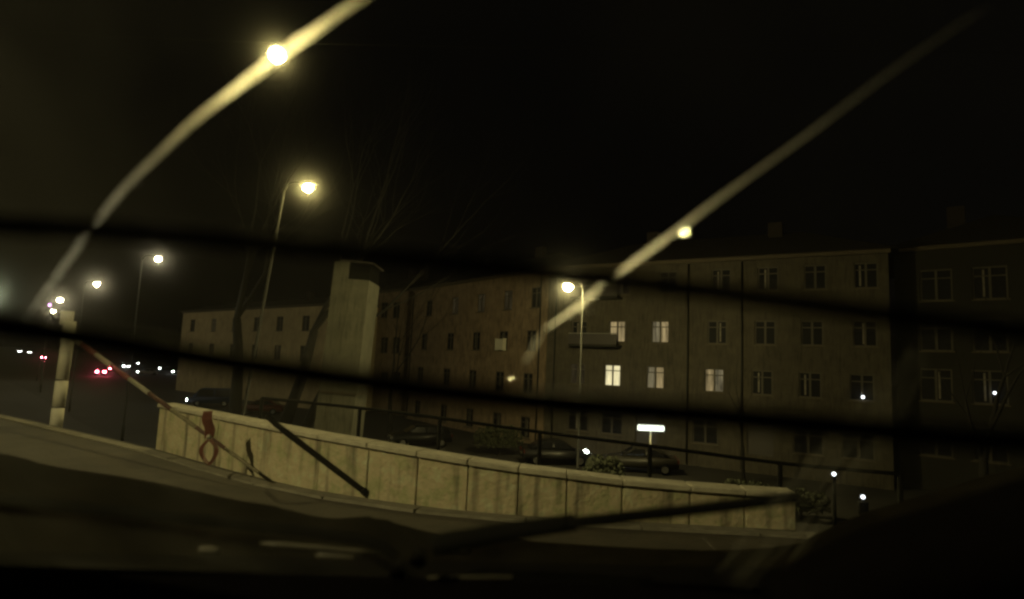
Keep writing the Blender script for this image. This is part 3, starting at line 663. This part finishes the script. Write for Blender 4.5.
sheet(-.004, 0, M['film'], 'dirt_film', ws)
def smear(pts, wds, m='smear', name='smear', strands=7, seed=1):
    """a wiper smear: fine strands of grease side by side that come and go along its length"""
    rnd = random.Random(seed); pt = smooth_path([V((x, y, 0)) for x, y in pts], 8); n = len(pt); bm = B()
    for k in range(strands):
        off = (k + .5) / strands * 2 - 1; off += rnd.uniform(-.12, .12); i0, i1 = (0, n) if strands == 1 or abs(off) < .3 else (rnd.randint(0, n // 5), n - rnd.randint(0, n // 6)); prev = None; ph = rnd.uniform(0, 6)
        for i in range(i0, i1):
            q = pt[i]; d = (pt[min(i + 1, n - 1)] - pt[max(i - 1, 0)]).normalized(); nn = V((-d.y, d.x, 0)); f = i / (n - 1) * (len(wds) - 1); a = min(int(f), len(wds) - 2); wd = (wds[a] + (wds[a + 1] - wds[a]) * (f - a)) / 2
            c = q + nn * wd * (off + .06 * math.sin(i * .35 + ph)); hw_ = wd / strands * (.9 if strands == 1 else .85 + .15 * math.sin(i * .5 + ph * 2)) * (.15 if i in (i0, i1 - 1) else 1)
            pr = [bm.verts.new(Wp((c + nn * hw_ * s_).x, (c + nn * hw_ * s_).y, -.008 - .0004 * k)) for s_ in (-1, 1)]
            if prev: bm.faces.new((prev[0], prev[1], pr[1], pr[0]))
            prev = pr
    return link(name, bm, M[m], ws, True)
smear([(376, -10), (340, 12), (310, 33), (277, 57), (240, 85), (200, 116), (165, 148), (133, 179), (105, 211), (80, 244), (55, 279), (35, 307), (12, 340)], (6, 8, 10, 9, 7, 6, 6, 6, 6, 6, 5, 4))
smear([(992, 3), (900, 65), (800, 140), (720, 198), (680, 228), (620, 272), (583, 302), (545, 331)], (2, 3, 3, 4, 5, 5, 5, 4), 'smear2')
smear([(542, 334), (534, 346), (525, 364)], (3, 5, 4), 'smear3', strands=3)
smear([(915, 345), (880, 412), (820, 486), (735, 590)], (30, 46, 54, 64), 'wipe', strands=16)
for x, y, r in ((685, 233, 1.6), (590, 311, .8), (138, 183, 1.3), (510, 376, .7)):
    c = Wp(x, y, -.013); rr = r / F * c.y; bm = B(); bmesh.ops.create_circle(bm, cap_ends=True, segments=14, radius=rr)
    for v in bm.verts: v.co = V((1, 0, 0)) * v.co.x + WT * v.co.y + c
    to = ray(277, 55) if x < 300 else ray(568, 287)          # the lamp the bead's curved face throws towards us
    nn = -(to.normalized() * 1.35 - ray(x, y).normalized()).normalized()
    link('droplet', bm, glassmat('bead', scatter=1.0, rough=.42, ior=1.35, flat=.05, normal=tuple(nn)), ws, True)
# wipers at rest
def wiper(pts, rads, name):
    path = smooth_path([Wp(x, y, o) for x, y, o in pts], 5); n = len(path); rs = [rads[0] + (rads[1] - rads[0]) * i / (n - 1) for i in range(n)]
    bm = B(); tube(bm, path, rs, 10); return link(name, bm, M['rubber'], own, True)
w1 = wiper([(434, 545, .02), (500, 533, .025), (575, 522, .025)], (.013, .010), 'wiper')
bm = B(); tube(bm, smooth_path([Wp(570, 523, .02), Wp(680, 511, .015), Wp(800, 497, .012)], 5), .007, 8); link('wiper_blade', bm, M['rubber'], w1, True)
w2 = wiper([(396, 556, .02), (372, 542, .025), (300, 531, .025), (200, 520, .025)], (.007, .007), 'wiper')
bm = B(); tube(bm, smooth_path([Wp(210, 521, .02), Wp(100, 510, .015), Wp(-60, 494, .012)], 5), .007, 8); link('wiper_blade', bm, M['rubber'], w2, True)
for x, y in ((420, 548), (400, 560)):
    bm = B(); c = Wp(x, y, .015); tube(bm, [c - WN * .02, c - WN * .004], .010, 12); link('wiper_pivot', bm, M['plastic'], own, True)
# dashboard, with a thin pale strip drawn as its edge reflection
bm = B(); dz = lambda x, y, d: P(x, y, d).z
prof = [(.86, P(512, 572, .86).z), (.75, P(512, 582, .86).z + .004), (.45, 1.02), (.2, .98), (.2, .6), (.86, .6)]
a = [bm.verts.new((-.72, y, z)) for y, z in prof]; b = [bm.verts.new((.72, y, z + .03)) for y, z in prof]
bm.faces.new(a); bm.faces.new(b[::-1])
for i in range(len(prof)): j = (i + 1) % len(prof); bm.faces.new((a[i], b[i], b[j], a[j]))
bmesh.ops.bevel(bm, geom=bm.edges[:], offset=.006, segments=2, affect='EDGES'); link('dashboard', bm, M['plastic'], own)
bm = B(); tube(bm, [P(428, 578, .80), P(512, 577, .80)], .0022, 6); link('dash_reflection', bm, M['pale_reflection'], own)
# dark hood of the instrument binnacle at the side
bm = B(); pts = [P(800, 640, .6), P(900, 590, .6), P(1000, 560, .6), P(1080, 535, .6), P(1200, 520, .6)]; 
tube(bm, smooth_path(pts, 4), .06, 14); link('binnacle_hood', bm, M['plastic'], own, True)
# pillars and roof
for s in (-1, 1):
    bm = B(); tube(bm, [WO + V((s * .78, 0, 0)), WO + V((s * .66, 0, 0)) + WT * 1.05], .035, 10); link('pillar', bm, M['plastic'], own, True)
bm = B(); c = WO + WT * 1.06; hexa(bm, [V((-.66, c.y, c.z)), V((.66, c.y, c.z)), V((.66, -1.4, c.z + .04)), V((-.66, -1.4, c.z + .04)), V((-.66, c.y, c.z + .04)), V((.66, c.y, c.z + .04)), V((.66, -1.4, c.z + .08)), V((-.66, -1.4, c.z + .08))]); link('roof', bm, M['paint'], own)
# unseen doors, opaque side windows and rear panel, added to block lamplight
for sx in (-1, 1):
    bm = B(); hexa(bm, [V((sx * .80, -1.4, .3)), V((sx * .86, -1.4, .3)), V((sx * .86, .18, .3)), V((sx * .80, .18, .3)), V((sx * .78, -1.4, 1.0)), V((sx * .84, -1.4, 1.0)), V((sx * .84, .18, 1.0)), V((sx * .78, .18, 1.0))]); dr = link('door', bm, M['paint'], own)
    bm = B(); k = WO + WT * 1.05; hexa(bm, [V((sx * .79, -1.4, 1.003)), V((sx * .81, -1.4, 1.003)), V((sx * .81, .86, 1.003)), V((sx * .79, .86, 1.003)), V((sx * .66, -1.4, k.z)), V((sx * .68, -1.4, k.z)), V((sx * .68, k.y, k.z)), V((sx * .66, k.y, k.z))]); link('side_window', bm, M['carglass'], dr)
bm = B(); box(bm, (0, -1.44, .98), (1.6, .06, 1.4)); link('rear_panel', bm, M['paint'], own)
for sx in (-1, 1):
    bm = B(); tube(bm, [V((sx * .60, -1.1, .31)), V((sx * .80, -1.1, .31))], .31, 20); link('wheel', bm, M['rubber'], own, True)
